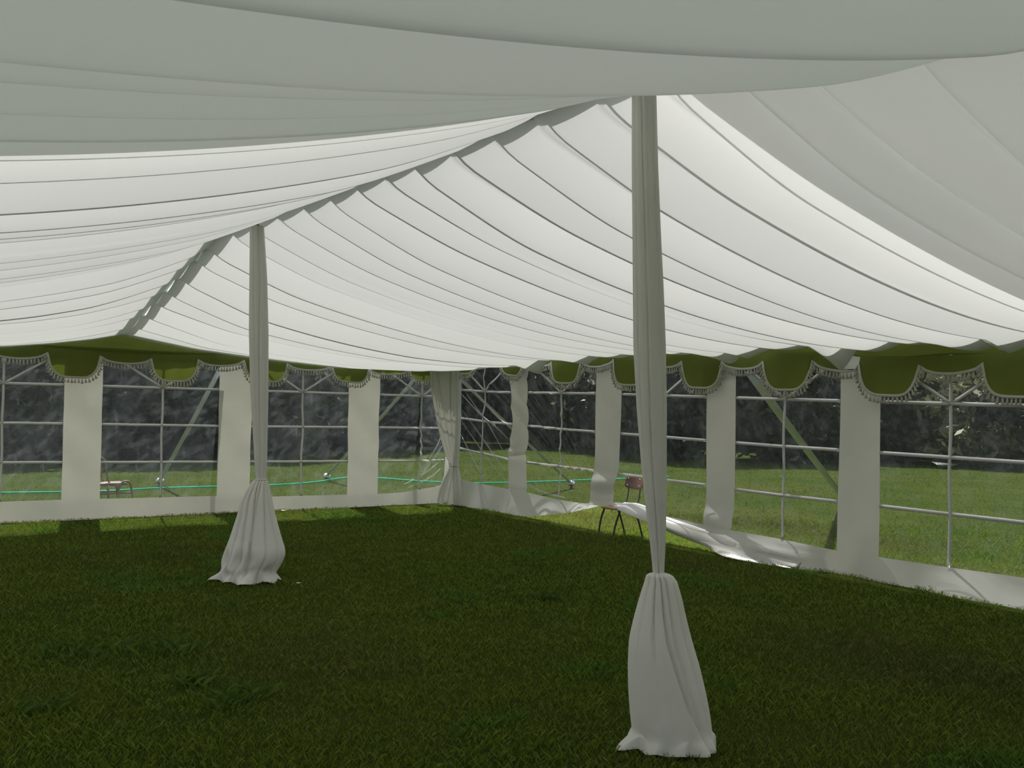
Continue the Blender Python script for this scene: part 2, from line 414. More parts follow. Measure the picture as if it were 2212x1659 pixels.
# unseen sheets added above the near lining to dim it, from the first pole towards the viewer
for sd_ in (1, -1):
    V = []; Yc = np.linspace(-6.4, 3.95, 30)
    for Y in Yc:
        for j in range(12):
            f = j/11; Xe = WX+.0207*(EY-Y)-.45 if sd_ > 0 else LX+.45
            V.append((xr(Y)+(Xe-xr(Y))*f, Y, 3.75-1.05*f-.10*math.sin(math.pi*f)))
    child(mesh_obj('near_bay_shade', V, grid_faces(30, 12), M_SHADE2 if sd_ > 0 else M_SHADE), roof)
# hemmed seam rope on the end canopy
mb = MB(); mb.tube([lw(x, eave_l(x)+.015, .10) for x in np.linspace(-1.9, 8.4, 60)], .012, 6)
child(mb.build('eave_rope', M_ROOF), roof)

# ------------------------------------------------------------------ walls and windows
RWIN = [(.10, 1.76), (2.22, 3.82), (4.33, 5.91), (6.37, 7.80), (8.29, 9.87), (10.36, 11.9), (12.4, 13.95)]
RMID = [1.01, 3.06, 5.16, 7.09, 9.06, 11.1, 13.2]
LWIN = [(-1.5, -1.0), (-.98+.0, .50), (1.05, 2.54), (3.03, 4.65), (5.14, 6.71), (7.25, 8.42)]
LWIN = [(-1.0, .50), (1.05, 2.54), (3.03, 4.65), (5.14, 6.71), (7.25, 8.48)]
LMID = [-.25, 1.80, 3.84, 5.94, 8.01]
def m_r(s): return (float(np.interp(s, [0, 1.2, 4, 7, 10], [1.90, 1.86, 1.85, 1.81, 1.78])), float(np.interp(s, [0, 1, 3, 7, 10], [1.44, 1.39, 1.34, 1.29, 1.28])), float(np.interp(s, [0, .5, 2, 4, 7, 10], [.97, .92, .81, .80, .75, .75])))
def m_l(x): return (float(np.interp(x, [2, 5, 8], [1.83, 1.805, 1.775])), float(np.interp(x, [2, 5, 8], [1.31, 1.27, 1.25])), float(np.interp(x, [2, 5, 8], [.79, .745, .71])))
def bot_r(s): return float(np.interp(s, [0, .36, 1.16, 2.3, 3.0, 3.6, 4.1, 4.41, 4.8, 5.28, 5.8, 6.4, 7.1, 7.8, 8.3, 9.1, 10], [.42, .42, .39, .36, .33, .33, .37, .42, .42, .33, .30, .29, .27, .24, .24, .25, .27]))
def hem_r(s): return float(np.interp(s, [0, 2.2, 2.64, 3.32, 3.97, 4.2, 4.9, 5.25, 5.57, 5.89, 6.47, 7.08], [.0, .01, .06, .17, .30, .37, .38, .23, .15, .07, .02, .0]))
def bot_l(x): return float(np.interp(x, [1, 2.5, 4.6, 5.4, 6.7, 7.3, 7.7, 8.3, 8.5], [.28, .28, .255, .215, .20, .19, .20, .27, .32]))
def hem_l(x): return 0.
def fold_r(s, z):
    """inward offset of the right wall skin"""
    o = .012*math.sin(s*1.9+z*1.3)+.006*math.sin(s*5.3-z*3.1)
    # creases pulled towards the tied corner
    if s < 4.2:
        an = math.atan2(z-.05, 4.3-s); r_ = math.hypot(4.3-s, z)
        k_ = sm(4.2, 2.4, s)*sm(-.1, .4, s)*sm(.15, .5, an)*sm(1.25, .8, an)
        o += .028*k_*(1-abs(math.sin(an*24+.8*math.sin(an*9)))**.5*1.5)
    # wall bay sags in where the skirt is lifted on to the chair
    o += .05*math.exp(-((s-4.5)/.9)**2)*sm(1.0, .35, z)
    # horizontal folds in the pillars
    o += .05*math.exp(-((z-.62)/.10)**2)*math.exp(-((s-4.06)/.35)**2)
    o += .05*math.exp(-((z-.93)/.05)**2)*math.exp(-((s-1.95)/.3)**2)
    o += .07*math.exp(-((z-.38)/.12)**2)*math.exp(-((s-6.1)/.35)**2)
    # skirt spreads on to the grass
    lo = max(0, .34-z)/.34
    o += lo*(.05+.04*math.sin(s*2.2)+.02*math.sin(s*7)) + lo**2*.06*sm(8.2, 10.5, s)
    o += .16*lo*math.exp(-((s-6.6)/.75)**2)*(1+.5*math.sin(z*46+s*2))
    o += .10*lo*math.exp(-((s-2.2)/.7)**2)
    return o
def fold_l(x, z):
    o = .010*math.sin(x*2.1+z*1.7)+.005*math.sin(x*6-z*2)
    d = math.hypot(8.45-x, z-.92); an = math.atan2(z-.92, 8.45-x)
    o += .022*sm(1.6, .4, d)*math.sin(an*17)*sm(.02, .3, d)
    # broad diagonal slack folds
    o += .012*math.sin((x*1.5+z*1.0)*7+math.sin(x*3))*sm(.3, .9, z)*sm(2.2, 1.5, z)
    lo = max(0, .26-z)/.26
    o += lo*(.05+.02*math.sin(x*3.2)+.012*math.sin(x*9.))
    return o
def map_r(s, z):
    b = bot_r(s); hm = hem_r(s)
    nb = .30
    if z < nb: z2 = hm+(b-hm)*(z/nb)
    elif z < 1.0: z2 = b+(1.0-b)*(z-nb)/(1.0-nb)
    else: z2 = z
    # wandering pillar edges
    ds = .035*math.sin(z*4.4+s*.9)*sm(.3, .9, z)*sm(2.2, 1.7, z)*sm(4.5, 1.5, s)
    ds += -.10*math.exp(-((s-4.1)/.4)**2)*sm(.75, .45, z)*.6
    return s+ds, z2
def map_l(x, z):
    b = bot_l(x); nb = .26
    if z < nb: z2 = b*(z/nb)
    elif z < 1.0: z2 = b+(1-b)*(z-nb)/(1-nb)
    else: z2 = z
    return x, z2
def pr_(s, z, e=0.): s2, z2 = map_r(s, z); return rw(s2, z2, fold_r(s, z)+e)
def pl_(x, z, e=0.): x2, z2 = map_l(x, z); return lw(x2, z2, fold_l(x, z)+e)

def lines(a, b, wins, step):
    xs = set()
    e = sorted({a, b}|{q for w_ in wins for q in w_ if a < q < b})
    for i in range(len(e)-1):
        n = max(1, round((e[i+1]-e[i])/step)); xs |= {round(e[i]+(e[i+1]-e[i])*k/n, 5) for k in range(n)}
    xs.add(b); return sorted(xs)
def make_wall(name, pos, a, b, wins, zb, ztop, wtop):
    us = lines(a, b, wins, .06); zs = lines(0, ztop, [(zb, wtop)], .06)
    V = [pos(u, z) for u in us for z in zs]
    def keep(i, j):
        u = (us[i]+us[i+1])/2; z = (zs[j]+zs[j+1])/2
        return not (zb < z < wtop and any(w0 < u < w1 for w0, w1 in wins))
    o = mesh_obj(name, V, grid_faces(len(us), len(zs), keep=keep), M_PVC); tag(o, kind='structure'); return o
wall_r = make_wall('wall_right', pr_, 0., 21., RWIN, .30, 2.42, 2.30)
wall_e = make_wall('wall_back', pl_, LX, 8.56, LWIN, .26, 2.30, 2.22)
# hidden side and near walls that close the marquee
def make_window(n, pos, w0, w1, mid, zb, wtop, mfn):
    root = tag(empty('window_%d' % n, tuple(pos(mid, zb))), kind='structure')
    us = lines(w0, w1, [(mid, mid+.001)], .028); zs = lines(zb, wtop, [], .03)
    V = [pos(u, z) for u in us for z in zs]
    child(mesh_obj('clear_pane', V, grid_faces(len(us), len(zs)), M_FILM), root)
    def bar(path, wd, vert):
        mb = MB(); pts = [pos(u, z, .006) for u, z in path]; sides = []
        for i in range(len(path)):
            a_ = path[max(i-1, 0)]; b_ = path[min(i+1, len(path)-1)]; du, dz = b_[0]-a_[0], b_[1]-a_[1]; L_ = math.hypot(du, dz)
            du, dz = du/L_, dz/L_
            p0 = pos(path[i][0]-dz*.01, path[i][1]+du*.01, .006); p1 = pos(path[i][0]+dz*.01, path[i][1]-du*.01, .006); sides.append(tuple(p1-p0))
        mb.strip(pts, sides, wd, .003); child(mb.build('glazing_bar', M_BAR), root)
    inv = lambda zt: zt
    m1, m2, m3 = mfn(mid)
    def unmap(u, zt):                      # find unmapped z whose mapped height is zt
        b = zt
        if zt < 1.0:
            bb = (bot_r(u), .30) if mfn is m_r else (bot_l(u), .26)
            b = bb[1]+(zt-bb[0])*(1-bb[1])/(1-bb[0])
        return b
    for kk in range(3):
        bar([(u, unmap(u, mfn(u)[kk])) for u in np.linspace(w0, w1, 30)], .036, False)
    wv = .022 if (mfn is m_r and mid < 4) else .006
    bar([(mid+wv*math.sin(z*7+mid)*sm(m1, m1-.3, z), z) for z in np.linspace(zb, wtop, 46)], .034, True)
    for sg in (-1, 1):
        bar([(mid+sg*.68*f, m1+.42*f) for f in np.linspace(0, 1, 12)], .032, True)
    return root
wn = 1
for (w0, w1), md in zip(LWIN, LMID): make_window(wn, pl_, w0, w1, md, .26, 2.22, m_l); wn += 1
for (w0, w1), md in zip(RWIN, RMID): make_window(wn, pr_, w0, w1, md, .30, 2.30, m_r); wn += 1

# tight pleats of doubled film pulled towards the tied corner
def pleats(widx, posf, curves):
    root = [o for o in COL.objects if o.name == 'window_%d' % widx][0]
    for k, c in enumerate(curves):
        q = spl([(u, z, 0) for u, z in c], 7); mb = MB(); n_ = len(q); pts = []; V = []
        for i, p_ in enumerate(q):
            f = math.sin(math.pi*(i+.6)/(n_+.2))
            base = posf(float(p_[0]), float(p_[1])); inw = posf(1, 1, 1)-posf(1, 1, 0); inw = inw/np.linalg.norm(inw)
            d = q[min(i+1, n_-1)]-q[max(i-1, 0)]; L_ = math.hypot(d[0], d[1]); pd = (posf(float(p_[0]-d[1]/L_*.1), float(p_[1]+d[0]/L_*.1))-base)*10
            w_ = (.010+.010*h1(k, 3))*f
            for e_, o_ in ((-1, .004), (-.3, .004+.020*f), (.3, .004+.016*f), (1, .004)): V.append(base+pd*w_*e_+inw*o_)
        child(mesh_obj('film_pleat', V, grid_faces(n_, 4), M_PLEAT), root)
pleats(6, rw, [[(.36, 2.1), (.95, 1.75), (1.49, 1.44), (1.74, 1.36)], [(.34, 1.83), (.96, 1.49), (1.43, 1.3), (1.74, 1.14)], [(.32, 1.60), (.91, 1.20), (1.38, .86), (1.74, .60)],
    [(.32, 1.41), (.84, 1.05), (1.26, .74), (1.74, .46)], [(.34, 1.18), (.71, .82), (1.07, .47)], [(.32, 1.98), (.82, 1.61), (1.17, 1.36), (1.72, .84)]])
pleats(7, rw, [[(2.28, .47), (2.73, .39), (3.19, .37)]])
pleats(5, lw, [[(8.44, .74), (8.12, .52), (7.70, .32)], [(8.44, .60), (8.17, .42), (7.78, .27)], [(8.44, 1.21), (8.33, .98), (8.14, .67)], [(8.43, .97), (8.29, .78), (7.99, .41)]])

# left side wall, out of the frame, built like the others
def ps_(u, z, e=0.): return np.array([LX+.01*math.sin(u*2)+e, u, z])
SWIN = [(13.9-2.04*k-1.0, 13.9-2.04*k+.5) for k in range(9)][::-1]
wall_l = make_wall('wall_left', ps_, -6.5, EY, SWIN, .28, 2.40, 2.2)
for w0, w1 in SWIN: make_window(wn, ps_, w0, w1, (w0+w1)/2, .28, 2.2, lambda u: (1.82, 1.3, .78)); wn += 1
# skirt fold lying over the chair seat, and loose skirt layers right of it
def sheet(name, P, mat, parent, n=6, thick=.006):
    """P: rows of control points -> smooth surface"""
    rows = [spl(r, n) for r in P]; cols = list(zip(*rows)); cols = [spl(c, n) for c in cols]
    nu, nv = len(cols), len(cols[0])
    o = mesh_obj(name, [q for c in cols for q in c], grid_faces(nu, nv), mat, parent)
    m = o.modifiers.new('solid', 'SOLIDIFY'); m.thickness = thick; return o
wr_fold = sheet('skirt_fold', [
    [rw(4.45, .425, .00), rw(4.46, .414, .06), rw(4.48, .402, .14), rw(4.50, .392, .19)],
    [rw(4.58, .43, .00), rw(4.58, .425, .08), rw(4.60, .405, .20), rw(4.61, .385, .28)],
    [rw(4.72, .435, .00), rw(4.72, .425, .10), rw(4.74, .40, .26), rw(4.76, .365, .36)],
    [rw(4.95, .40, .00), rw(4.97, .385, .10), rw(4.98, .34, .24), rw(5.0, .30, .30)],
    [rw(5.20, .34, .00), rw(5.20, .32, .08), rw(5.2, .27, .16), rw(5.2, .22, .18)]], M_PVC, wall_r)
sheet('skirt_fold', [
    [rw(4.95, .36, .02), rw(4.95, .33, .10), rw(4.95, .29, .13), rw(4.95, .26, .10)],
    [rw(5.40, .31, .02), rw(5.40, .26, .10), rw(5.42, .20, .14), rw(5.42, .15, .11)],
    [rw(5.90, .25, .05), rw(5.90, .19, .10), rw(5.92, .12, .12), rw(5.92, .07, .10)],
    [rw(6.40, .20, .06), rw(6.40, .15, .12), rw(6.42, .09, .16), rw(6.42, .03, .14)],
    [rw(6.95, .15, .06), rw(6.95, .12, .11), rw(6.95, .06, .15), rw(6.95, .02, .16)],
    [rw(7.40, .10, .06), rw(7.40, .07, .08), rw(7.40, .04, .12), rw(7.40, .015, .15)]], M_PVC, wall_r)

# ------------------------------------------------------------------ draped poles
RH = np.array([math.cos(YAW), -math.sin(YAW), 0]); FH = np.array([math.sin(YAW), math.cos(YAW), 0])   # sideways / away axes of the drapes
def drape(name, base, tab, creases, mat, parent, depth=.9, nth=160, nz=70, extra=None, arc=1.0, amp=.03, kf=9):
    zs_ = [r[0] for r in tab][::-1]; cs = [r[1] for r in tab][::-1]; hw = [r[2] for r in tab][::-1]
    # dense rows follow table points
    Z = np.unique(np.concatenate([np.linspace(zs_[0], zs_[-1], nz), zs_]))
    V = []
    for ith in range(nth):
        ph = (2*math.pi*ith/nth - math.pi)*arc       # 0 faces the viewer's side
        for z in Z:
            c = float(np.mean(np.interp([z-.035, z-.018, z, z+.018, z+.035], zs_, cs))) if zs_[-1]-z > .09 else float(np.interp(z, zs_, cs))
            r = float(np.mean(np.interp([z-.035, z-.018, z, z+.018, z+.035], zs_, hw))) if zs_[-1]-z > .09 else float(np.interp(z, zs_, hw)); H = (zs_[-1]-z)/(zs_[-1]-zs_[0])
            f = 1+amp*math.sin(ph*kf+2*math.sin(ph*2)+z*1.2)*abs(math.sin(ph*.5+.6))
            for (phs, dep, wd, skew) in creases:
                pc = float(np.interp(H, phs[0], phs[1])); dd = (ph-pc+math.pi) % (2*math.pi)-math.pi
                dp = float(np.interp(H, dep[0], dep[1])); ww = wd*(1 if dd > 0 else skew)
                f -= dp*math.exp(-abs(dd)/ww)
            x = math.sin(ph)*r*f + c; y_ = -math.cos(ph)*r*f*depth; zz = z
            if extra: x, y_, zz = extra(ph, H, x, y_, zz, r)
            V.append(np.array(base)+RH*x+FH*y_+np.array([0, 0, zz]))
    o = mesh_obj(name, V, grid_faces(nth, len(Z), closed=arc == 1.0), mat, parent)
    return o
P1 = (3.50, 3.87, 0); P2 = (3.30, 9.24, 0)
full = lambda *a: ((0, 1), (a[0], a[-1])) if len(a) == 2 else (tuple(np.linspace(0, 1, len(a))), a)
def pole_thing(base, sl, sk, top, label, cre_s, cre_k, ex):
    root = tag(empty('draped_tent_pole', base), label, 'tent pole', None)
    mb = MB(); c0 = sl[0][1]; mb.tube([np.array(base)+RH*sk[-1][1]*.3, np.array(base)+RH*sl[-1][1]+np.array([0, 0, sl[-1][0]]), np.array(base)+RH*sl[0][1]+np.array([0, 0, top])], .022, 12)
    child(mb.build('pole', M_POLE), root)
    child(drape('sleeve', base, sl, cre_s, M_DRAPE, None, depth=.8, amp=.02, nz=50), root)
    child(drape('skirt', base, sk, cre_k, M_DRAPE, None, depth=.88, amp=.035, extra=ex, nz=90), root)
    # tie round the neck
    mb = MB(); z0 = sk[1][0]-.004; r = sl[-1][2]*1.12; c = np.array(base)+RH*sl[-1][1]+np.array([0, 0, z0])
    mb.tube([c+RH*math.sin(a)*r-FH*math.cos(a)*r*.85 for a in np.linspace(0, 2*math.pi, 25)], .006, 6)
    child(mb.build('tie_cord', M_DRAPE), root)
    return root
sl1 = [(3.359, -.118, .063), (2.978, -.107, .068), (2.621, -.092, .073), (2.336, -.079, .079), (2.029, -.067, .083), (1.722, -.051, .077), (1.439, -.035, .065), (1.204, -.020, .052), (1.039, -.008, .040), (.865, -.001, .027)]
sk1 = [(.876, 0, .022), (.882, 0, .045), (.867, .003, .068), (.839, .010, .082), (.756, .010, .107), (.662, .008, .130), (.544, .011, .158), (.403, .031, .182), (.263, .052, .196), (.146, .069, .202), (.064, .080, .200), (.03, .07, .205), (.008, .06, .215)]
sl2 = [(3.338, -.058, .066), (2.848, -.033, .083), (2.323, -.016, .092), (1.757, .004, .085), (1.322, .023, .067), (1.105, .032, .059), (.945, .038, .048)]
sk2 = [(.950, .038, .040), (.956, .036, .055), (.939, .034, .070), (.886, .020, .098), (.799, .007, .131), (.711, 0, .157), (.624, .002, .174), (.536, 0, .200), (.406, 0, .237), (.287, -.003, .278), (.209, -.021, .285), (.122, -.056, .272), (.056, -.067, .270), (.02, -.066, .278), (.006, -.06, .285)]
def ex1(ph, H, x, y, z, r):
    k_ = sm(.86, 1., H)
    tipL = math.exp(-((ph+1.35)/.30)**2)*.11 + math.exp(-((ph-1.15)/.22)**2)*.06 + math.exp(-((ph-.62)/.12)**2)*.07 + .02*math.sin(ph*9)
    s = 1+k_*k_*tipL*4
    return x*s if k_ else x, y*s if k_ else y, z+.014*k_*(1+math.sin(ph*11))*(.5)+.03*sm(.9, .97, H)*sm(1., .97, H)*max(0, math.sin(ph*5))
def ex2(ph, H, x, y, z, r):
    k_ = sm(.88, 1., H)
    tip = math.exp(-((ph+1.3)/.25)**2)*.06 + math.exp(-((ph-1.2)/.3)**2)*.07 + math.exp(-((ph-.1)/.25)**2)*.10 + .03*math.sin(ph*8)
    s = 1+k_*k_*tip*3
    dent = -.055*math.exp(-((H-.78)/.08)**2)*(math.exp(-((ph+.35)/.16)**2)+math.exp(-((ph-.1)/.13)**2)+math.exp(-((ph+1.0)/.14)**2))
    dent += -.035*math.exp(-((H-.9+.03*math.sin(ph*3))/.04)**2)*(math.sin(ph*4+1)**2)
    s2 = s*(1+dent/r)
    return x*s2, y*s2, z+.02*k_*(1+math.sin(ph*10))*.5
HH = (0, .25, .5, .75, 1)
pole_thing(P1, sl1, sk1, 3.36, 'tall draped tent pole nearest the viewer, off-white sleeve tied above a flared skirt',
    [((HH, (-.35, -.25, -.2, -.3, -.1)), ((0, .5, 1), (.16, .14, .3)), .10, .25), ((HH, (.55, .6, .75, .7, .3)), ((0, .5, 1), (.10, .08, .1)), .12, .3), ((HH, (-1.0, -.95, -.9, -.9, -.6)), ((0, 1), (.08, .06)), .1, .4), ((HH, (.15, .1, .05, .0, .1)), ((0, .5, 1), (.06, .02, .0)), .1, .4), ((HH, (2.2, 2.3, 2.2, 2.3, 2.2)), ((0, 1), (.12, .12)), .15, .3), ((HH, (-2.2, -2.3, -2.2, -2.3, -2.2)), ((0, 1), (.12, .12)), .15, .3)],
    [((HH, (-.15, .05, .22, .45, .9)), ((0, .1, .4, .8, 1), (.38, .30, .22, .20, .12)), .12, .12), ((HH, (-.55, -.40, -.30, -.25, -.2)), ((0, .1, .3, .5, 1), (.32, .26, .16, .03, .0)), .09, .2),
     ((HH, (.25, .38, .45, .6, .8)), ((0, .12, .5, .9, 1), (.32, .2, .09, .05, .0)), .08, .3), ((HH, (.85, .9, .95, 1.1, 1.2)), ((0, .2, .6, 1), (.16, .14, .10, .05)), .15, .3),
     ((HH, (-1.0, -.9, -.9, -1.0, -1.0)), ((0, .3, .8, 1), (.14, .05, .01, .12)), .12, .4), ((HH, (2.3, 2.3, 2.4, 2.4, 2.5)), ((0, 1), (.15, .1)), .15, .3), ((HH, (-2.4, -2.3, -2.4, -2.4, -2.5)), ((0, 1), (.15, .1)), .15, .3), ((HH, (3.0, 3.0, 3.0, 3.0, 3.0)), ((0, 1), (.15, .1)), .15, .3)], ex1)
pole_thing(P2, sl2, sk2, 3.36, 'farther draped tent pole standing left, in front of the far end wall',
    [((HH, (.35, .3, .15, .1, 0)), ((0, 1), (.16, .2)), .10, .25), ((HH, (-.35, -.4, -.3, -.3, -.2)), ((0, 1), (.10, .1)), .10, .3), ((HH, (.95, .95, .9, .9, .8)), ((0, 1), (.10, .1)), .12, .3), ((HH, (2.3,)*5), ((0, 1), (.12, .12)), .15, .3), ((HH, (-2.3,)*5), ((0, 1), (.12, .12)), .15, .3)],
    [((HH, (-.05, .05, .02, -.02, .1)), ((0, .1, .5, .9, 1), (.38, .34, .22, .18, .05)), .10, .15), ((HH, (-.45, -.42, -.38, -.30, -.4)), ((0, .1, .4, .7, 1), (.34, .30, .20, .12, .1)), .09, .2),
     ((HH, (.35, .22, .10, .05, .2)), ((0, .1, .3, .6, 1), (.3, .22, .12, .03, 0)), .08, .4), ((HH, (-.9, -.85, -.8, -.75, -.8)), ((0, .3, .7, 1), (.24, .18, .12, .1)), .11, .25),
     ((HH, (.75, .7, .62, .6, .5)), ((0, .3, .6, 1), (.24, .20, .14, .1)), .11, .3), ((HH, (1.15, 1.1, 1.1, 1.15, 1.2)), ((0, .3, .7, 1), (.12, .10, .10, .04)), .12, .4), ((HH, (2.3, 2.3, 2.4, 2.4, 2.5)), ((0, 1), (.15, .1)), .15, .3), ((HH, (-2.4, -2.3, -2.4, -2.4, -2.5)), ((0, 1), (.15, .1)), .15, .3)], ex2)

# tied-back curtain of spare wall sheeting in the far corner
CB = (8.38, 14.34, 0)
ct = [(2.40, -.12, .245), (2.2, -.12, .259), (1.82, -.097, .243), (1.441, -.055, .209), (1.063, -.006, .160), (.799, .030, .114), (.664, .056, .072), (.61, .057, .080), (.457, .037, .144), (.266, .026, .205), (.091, .026, .232), (.010, .03, .235)]
curt = tag(empty('tied_curtain', CB), 'gathered off-white curtain tied in at knee height in the far corner', 'curtain')
def exc(ph, H, x, y, z, r): return x, y*1., z+.012*sm(.93, 1, H)*(1+math.sin(ph*9))
child(drape('curtain_sheet', CB, ct, [((HH, (-.7, -.5, -.3, -.1, -.4)), ((0, .5, .75, 1), (.25, .4, .5, .25)), .10, .3), ((HH, (.5, .35, .2, .1, .2)), ((0, .5, .75, 1), (.35, .4, .5, .3)), .10, .3), ((HH, (-1.2, -1.1, -.9, -.6, -1.)), ((0, .75, 1), (.1, .3, .15)), .12, .4), ((HH, (1., .9, .8, .5, .8)), ((0, .75, 1), (.15, .3, .15)), .12, .4)], M_PVC, None, depth=.42, extra=exc, amp=.05, kf=7, arc=.56), curt)
mb = MB(); c = np.array(CB)+RH*.056+np.array([0, 0, .64])
mb.tube([c+RH*math.sin(a)*.078-FH*math.cos(a)*.04 for a in np.linspace(0, 2*math.pi, 25)], .007, 6); child(mb.build('tie_cord', M_BAR), curt)

# ------------------------------------------------------------------ school chair at the right wall
ch = tag(empty('school_chair', (8.58, 10.24, 0)), 'small brown plywood school chair holding up the sagging hem of the right wall', 'chair')
legs = [((8.38, 10.45, 0), (8.41, 10.44, .20), (8.44, 10.40, .355)), ((8.35, 10.12, 0), (8.40, 10.11, .2), (8.45, 10.09, .355)),
        ((8.80, 10.42, 0), (8.72, 10.405, .2), (8.64, 10.39, .355)), ((8.73, 9.98, 0), (8.69, 10.01, .2), (8.64, 10.05, .355))]
for q in legs:
    mb = MB(); mb.tube(spl(q, 5), .0125, 10); lg = mb.build('leg', M_STEEL); child(lg, ch)
    fb = MB(); d_ = Vector(q[1])-Vector(q[0]); fb.tube([Vector(q[0]), Vector(q[0])+d_.normalized()*.03], .014, 10)
    f_ = fb.build('rubber_foot', M_STEEL); f_.location = f_.location-ch.location; f_.parent = lg; f_.location = (0, 0, 0)
mb = MB()
for a_, b_ in ((0, 2), (1, 3)): mb.tube([legs[a_][2], legs[b_][2]], .0105, 8)
mb.tube([(8.50, 10.40, .355), (8.50, 10.09, .355)], .009, 8); mb.tube([(8.64, 10.39, .355), (8.64, 10.06, .355)], .009, 8)
child(mb.build('seat_frame', M_STEEL), ch)
# seat: dished rounded plywood
V = []; nu, nv = 25, 25
for i in range(nu):
    for j in range(nv):
        a = -1+2*i/(nu-1); b = -1+2*j/(nv-1)
        # squircle
        r = max(abs(a), abs(b)); 
        if r > 0:
            l = (abs(a/r)**5+abs(b/r)**5)**(1/5); aa, bb = a/l, b/l
        else: aa, bb = 0, 0
        x = 8.545+aa*.185; yy = 10.25+bb*.18
        z = .372-.012*(1-bb*bb)*(1-aa*aa)-.028*max(0, -aa-.6)**1.5*2+.035*max(0, aa-.7)
        V.append((x, yy, z))
st = mesh_obj('seat', V, grid_faces(nu, nv), M_PLY); md = st.modifiers.new('s', 'SOLIDIFY'); md.thickness = .010; child(st, ch)
V = []
for i in range(21):
    for j in range(15):
        a = -1+2*i/20; b = -1+2*j/14; r = max(abs(a), abs(b)); l = (abs(a/r)**4+abs(b/r)**4)**(1/4) if r > 0 else 1; aa, bb = a/l, b/l
        V.append((8.815+.03*(1-aa*aa)+.02*bb, 10.25+aa*.185, .685+bb*.092))
bk = mesh_obj('backrest', V, grid_faces(21, 15), M_PLY); md = bk.modifiers.new('s', 'SOLIDIFY'); md.thickness = .010; child(bk, ch)
for yy in (10.13, 10.36):
    mb = MB(); mb.tube(spl([(8.62, yy, .355), (8.72, yy, .37), (8.785, yy, .45), (8.815, yy, .62), (8.825, yy, .66)], 5), .009, 8); child(mb.build('back_post', M_STEEL), ch)
for yy in (10.13, 10.36):
    for zz in (.64, .73):
        mb = MB(); mb.tube([(8.80+.02*(zz-.685)/.092, yy, zz), (8.79+.02*(zz-.685)/.092, yy, zz)], .008, 8); child(mb.build('rivet', M_RIVET), ch)

# ------------------------------------------------------------------ outside: garden chair, straps, rope
gc = tag(empty('garden_chair', (3.62, 17.0, 0)), 'old wooden chair with arched arm loop on the lawn behind end wall window', 'chair')
def gpart(name, paths, r, mat=M_WOOD):
    mb = MB()
    for q in paths: mb.tube(q, r, 8)
    return child(mb.build(name, mat), gc)
mb = MB(); mb.add([(3.20, 16.85, .25), (3.90, 16.95, .25), (3.86, 17.30, .25), (3.16, 17.2, .25), (3.20, 16.85, .29), (3.90, 16.95, .29), (3.86, 17.30, .29), (3.16, 17.2, .29)], [(0, 3, 2, 1), (4, 5, 6, 7), (0, 1, 5, 4), (1, 2, 6, 5), (2, 3, 7, 6), (3, 0, 4, 7)])
child(mb.build('seat', M_WOOD, smooth=False), gc)
gpart('back_post', [spl([(3.73, 17.0, .24), (3.64, 17.0, .30), (3.60, 17.0, .45), (3.59, 17.0, .58), (3.55, 17.0, .67), (3.46, 17.0, .72)], 5)], .014)
gpart('back_post', [spl([(3.70, 17.28, .24), (3.61, 17.28, .30), (3.57, 17.28, .45), (3.56, 17.28, .58), (3.50, 17.28, .67), (3.42, 17.28, .72)], 5)], .014)
gpart('arm_loop', [spl([(3.76, 16.93, 0), (3.765, 16.93, .16), (3.80, 16.93, .27), (3.87, 16.93, .315), (3.94, 16.93, .29), (3.975, 16.93, .16), (4.0, 16.93, 0)], 6)], .016)
gpart('leg', [[(3.60, 16.9, .26), (3.62, 16.9, 0)]], .016)
gpart('leg', [[(3.20, 16.9, .26), (3.18, 16.9, 0)]], .016)
gpart('leg', [[(3.30, 17.25, .26), (3.28, 17.25, 0)]], .016)
gpart('leg', [[(3.80, 17.25, .26), (3.84, 17.25, 0)]], .016)
gpart('stretcher', [[(3.19, 16.92, .12), (3.97, 16.93, .13)], [(3.29, 17.25, .13), (3.82, 17.25, .13)]], .012)

def guy(top, stake, label, wd=.075, anchor=True):
    root = tag(empty('guy_strap', stake), label, 'strap', None)
    mb = MB(); t = Vector(top); s = Vector(stake)+Vector((0, 0, .10)); d = (s-t).normalized(); side = d.cross(Vector((0, 0, 1))).normalized()
    mb.strip([t+(s-t)*k/14+Vector((0, 0, -.02*math.sin(math.pi*k/14))) for k in range(15)], tuple(side), wd, .004); child(mb.build('webbing', M_STRAP), root)
    if anchor:
        mb = MB(); mb.tube([s+Vector((0, 0, .06)), s-Vector((0, 0, .25))], .025, 8); child(mb.build('stake', M_STEEL), root)
        V = []
        for i in range(12):
            for j in range(9):
                a = 2*math.pi*i/12; b = math.pi*j/8; rr = .062*(1+.25*math.sin(a*3+b*2))
                V.append((s.x+rr*1.3*math.sin(b)*math.cos(a), s.y+rr*math.sin(b)*math.sin(a), s.z+rr*.8*math.cos(b)))
        child(mesh_obj('stake_cover', V, grid_faces(12, 9, closed=True), M_BAR), root)
    return root
guy((4.72, 14.90, 2.12), (5.04, 19.35, 0), 'pale grey guy strap slanting to a covered stake behind the window with the garden chair')
guy((8.05, 14.90, 2.12), (8.40, 19.40, 0), 'pale guy strap seen through the end wall window beside the corner curtain')
guy((8.72, 14.75, 2.12), (12.2, 16.1, 0), 'pale guy strap slanting from far corner down to a white covered stake outside', .085)
guy((8.80, 8.24, 2.12), (15.4, 12.1, 0), 'translucent grey guy strap crossing the fourth right wall window', .12)
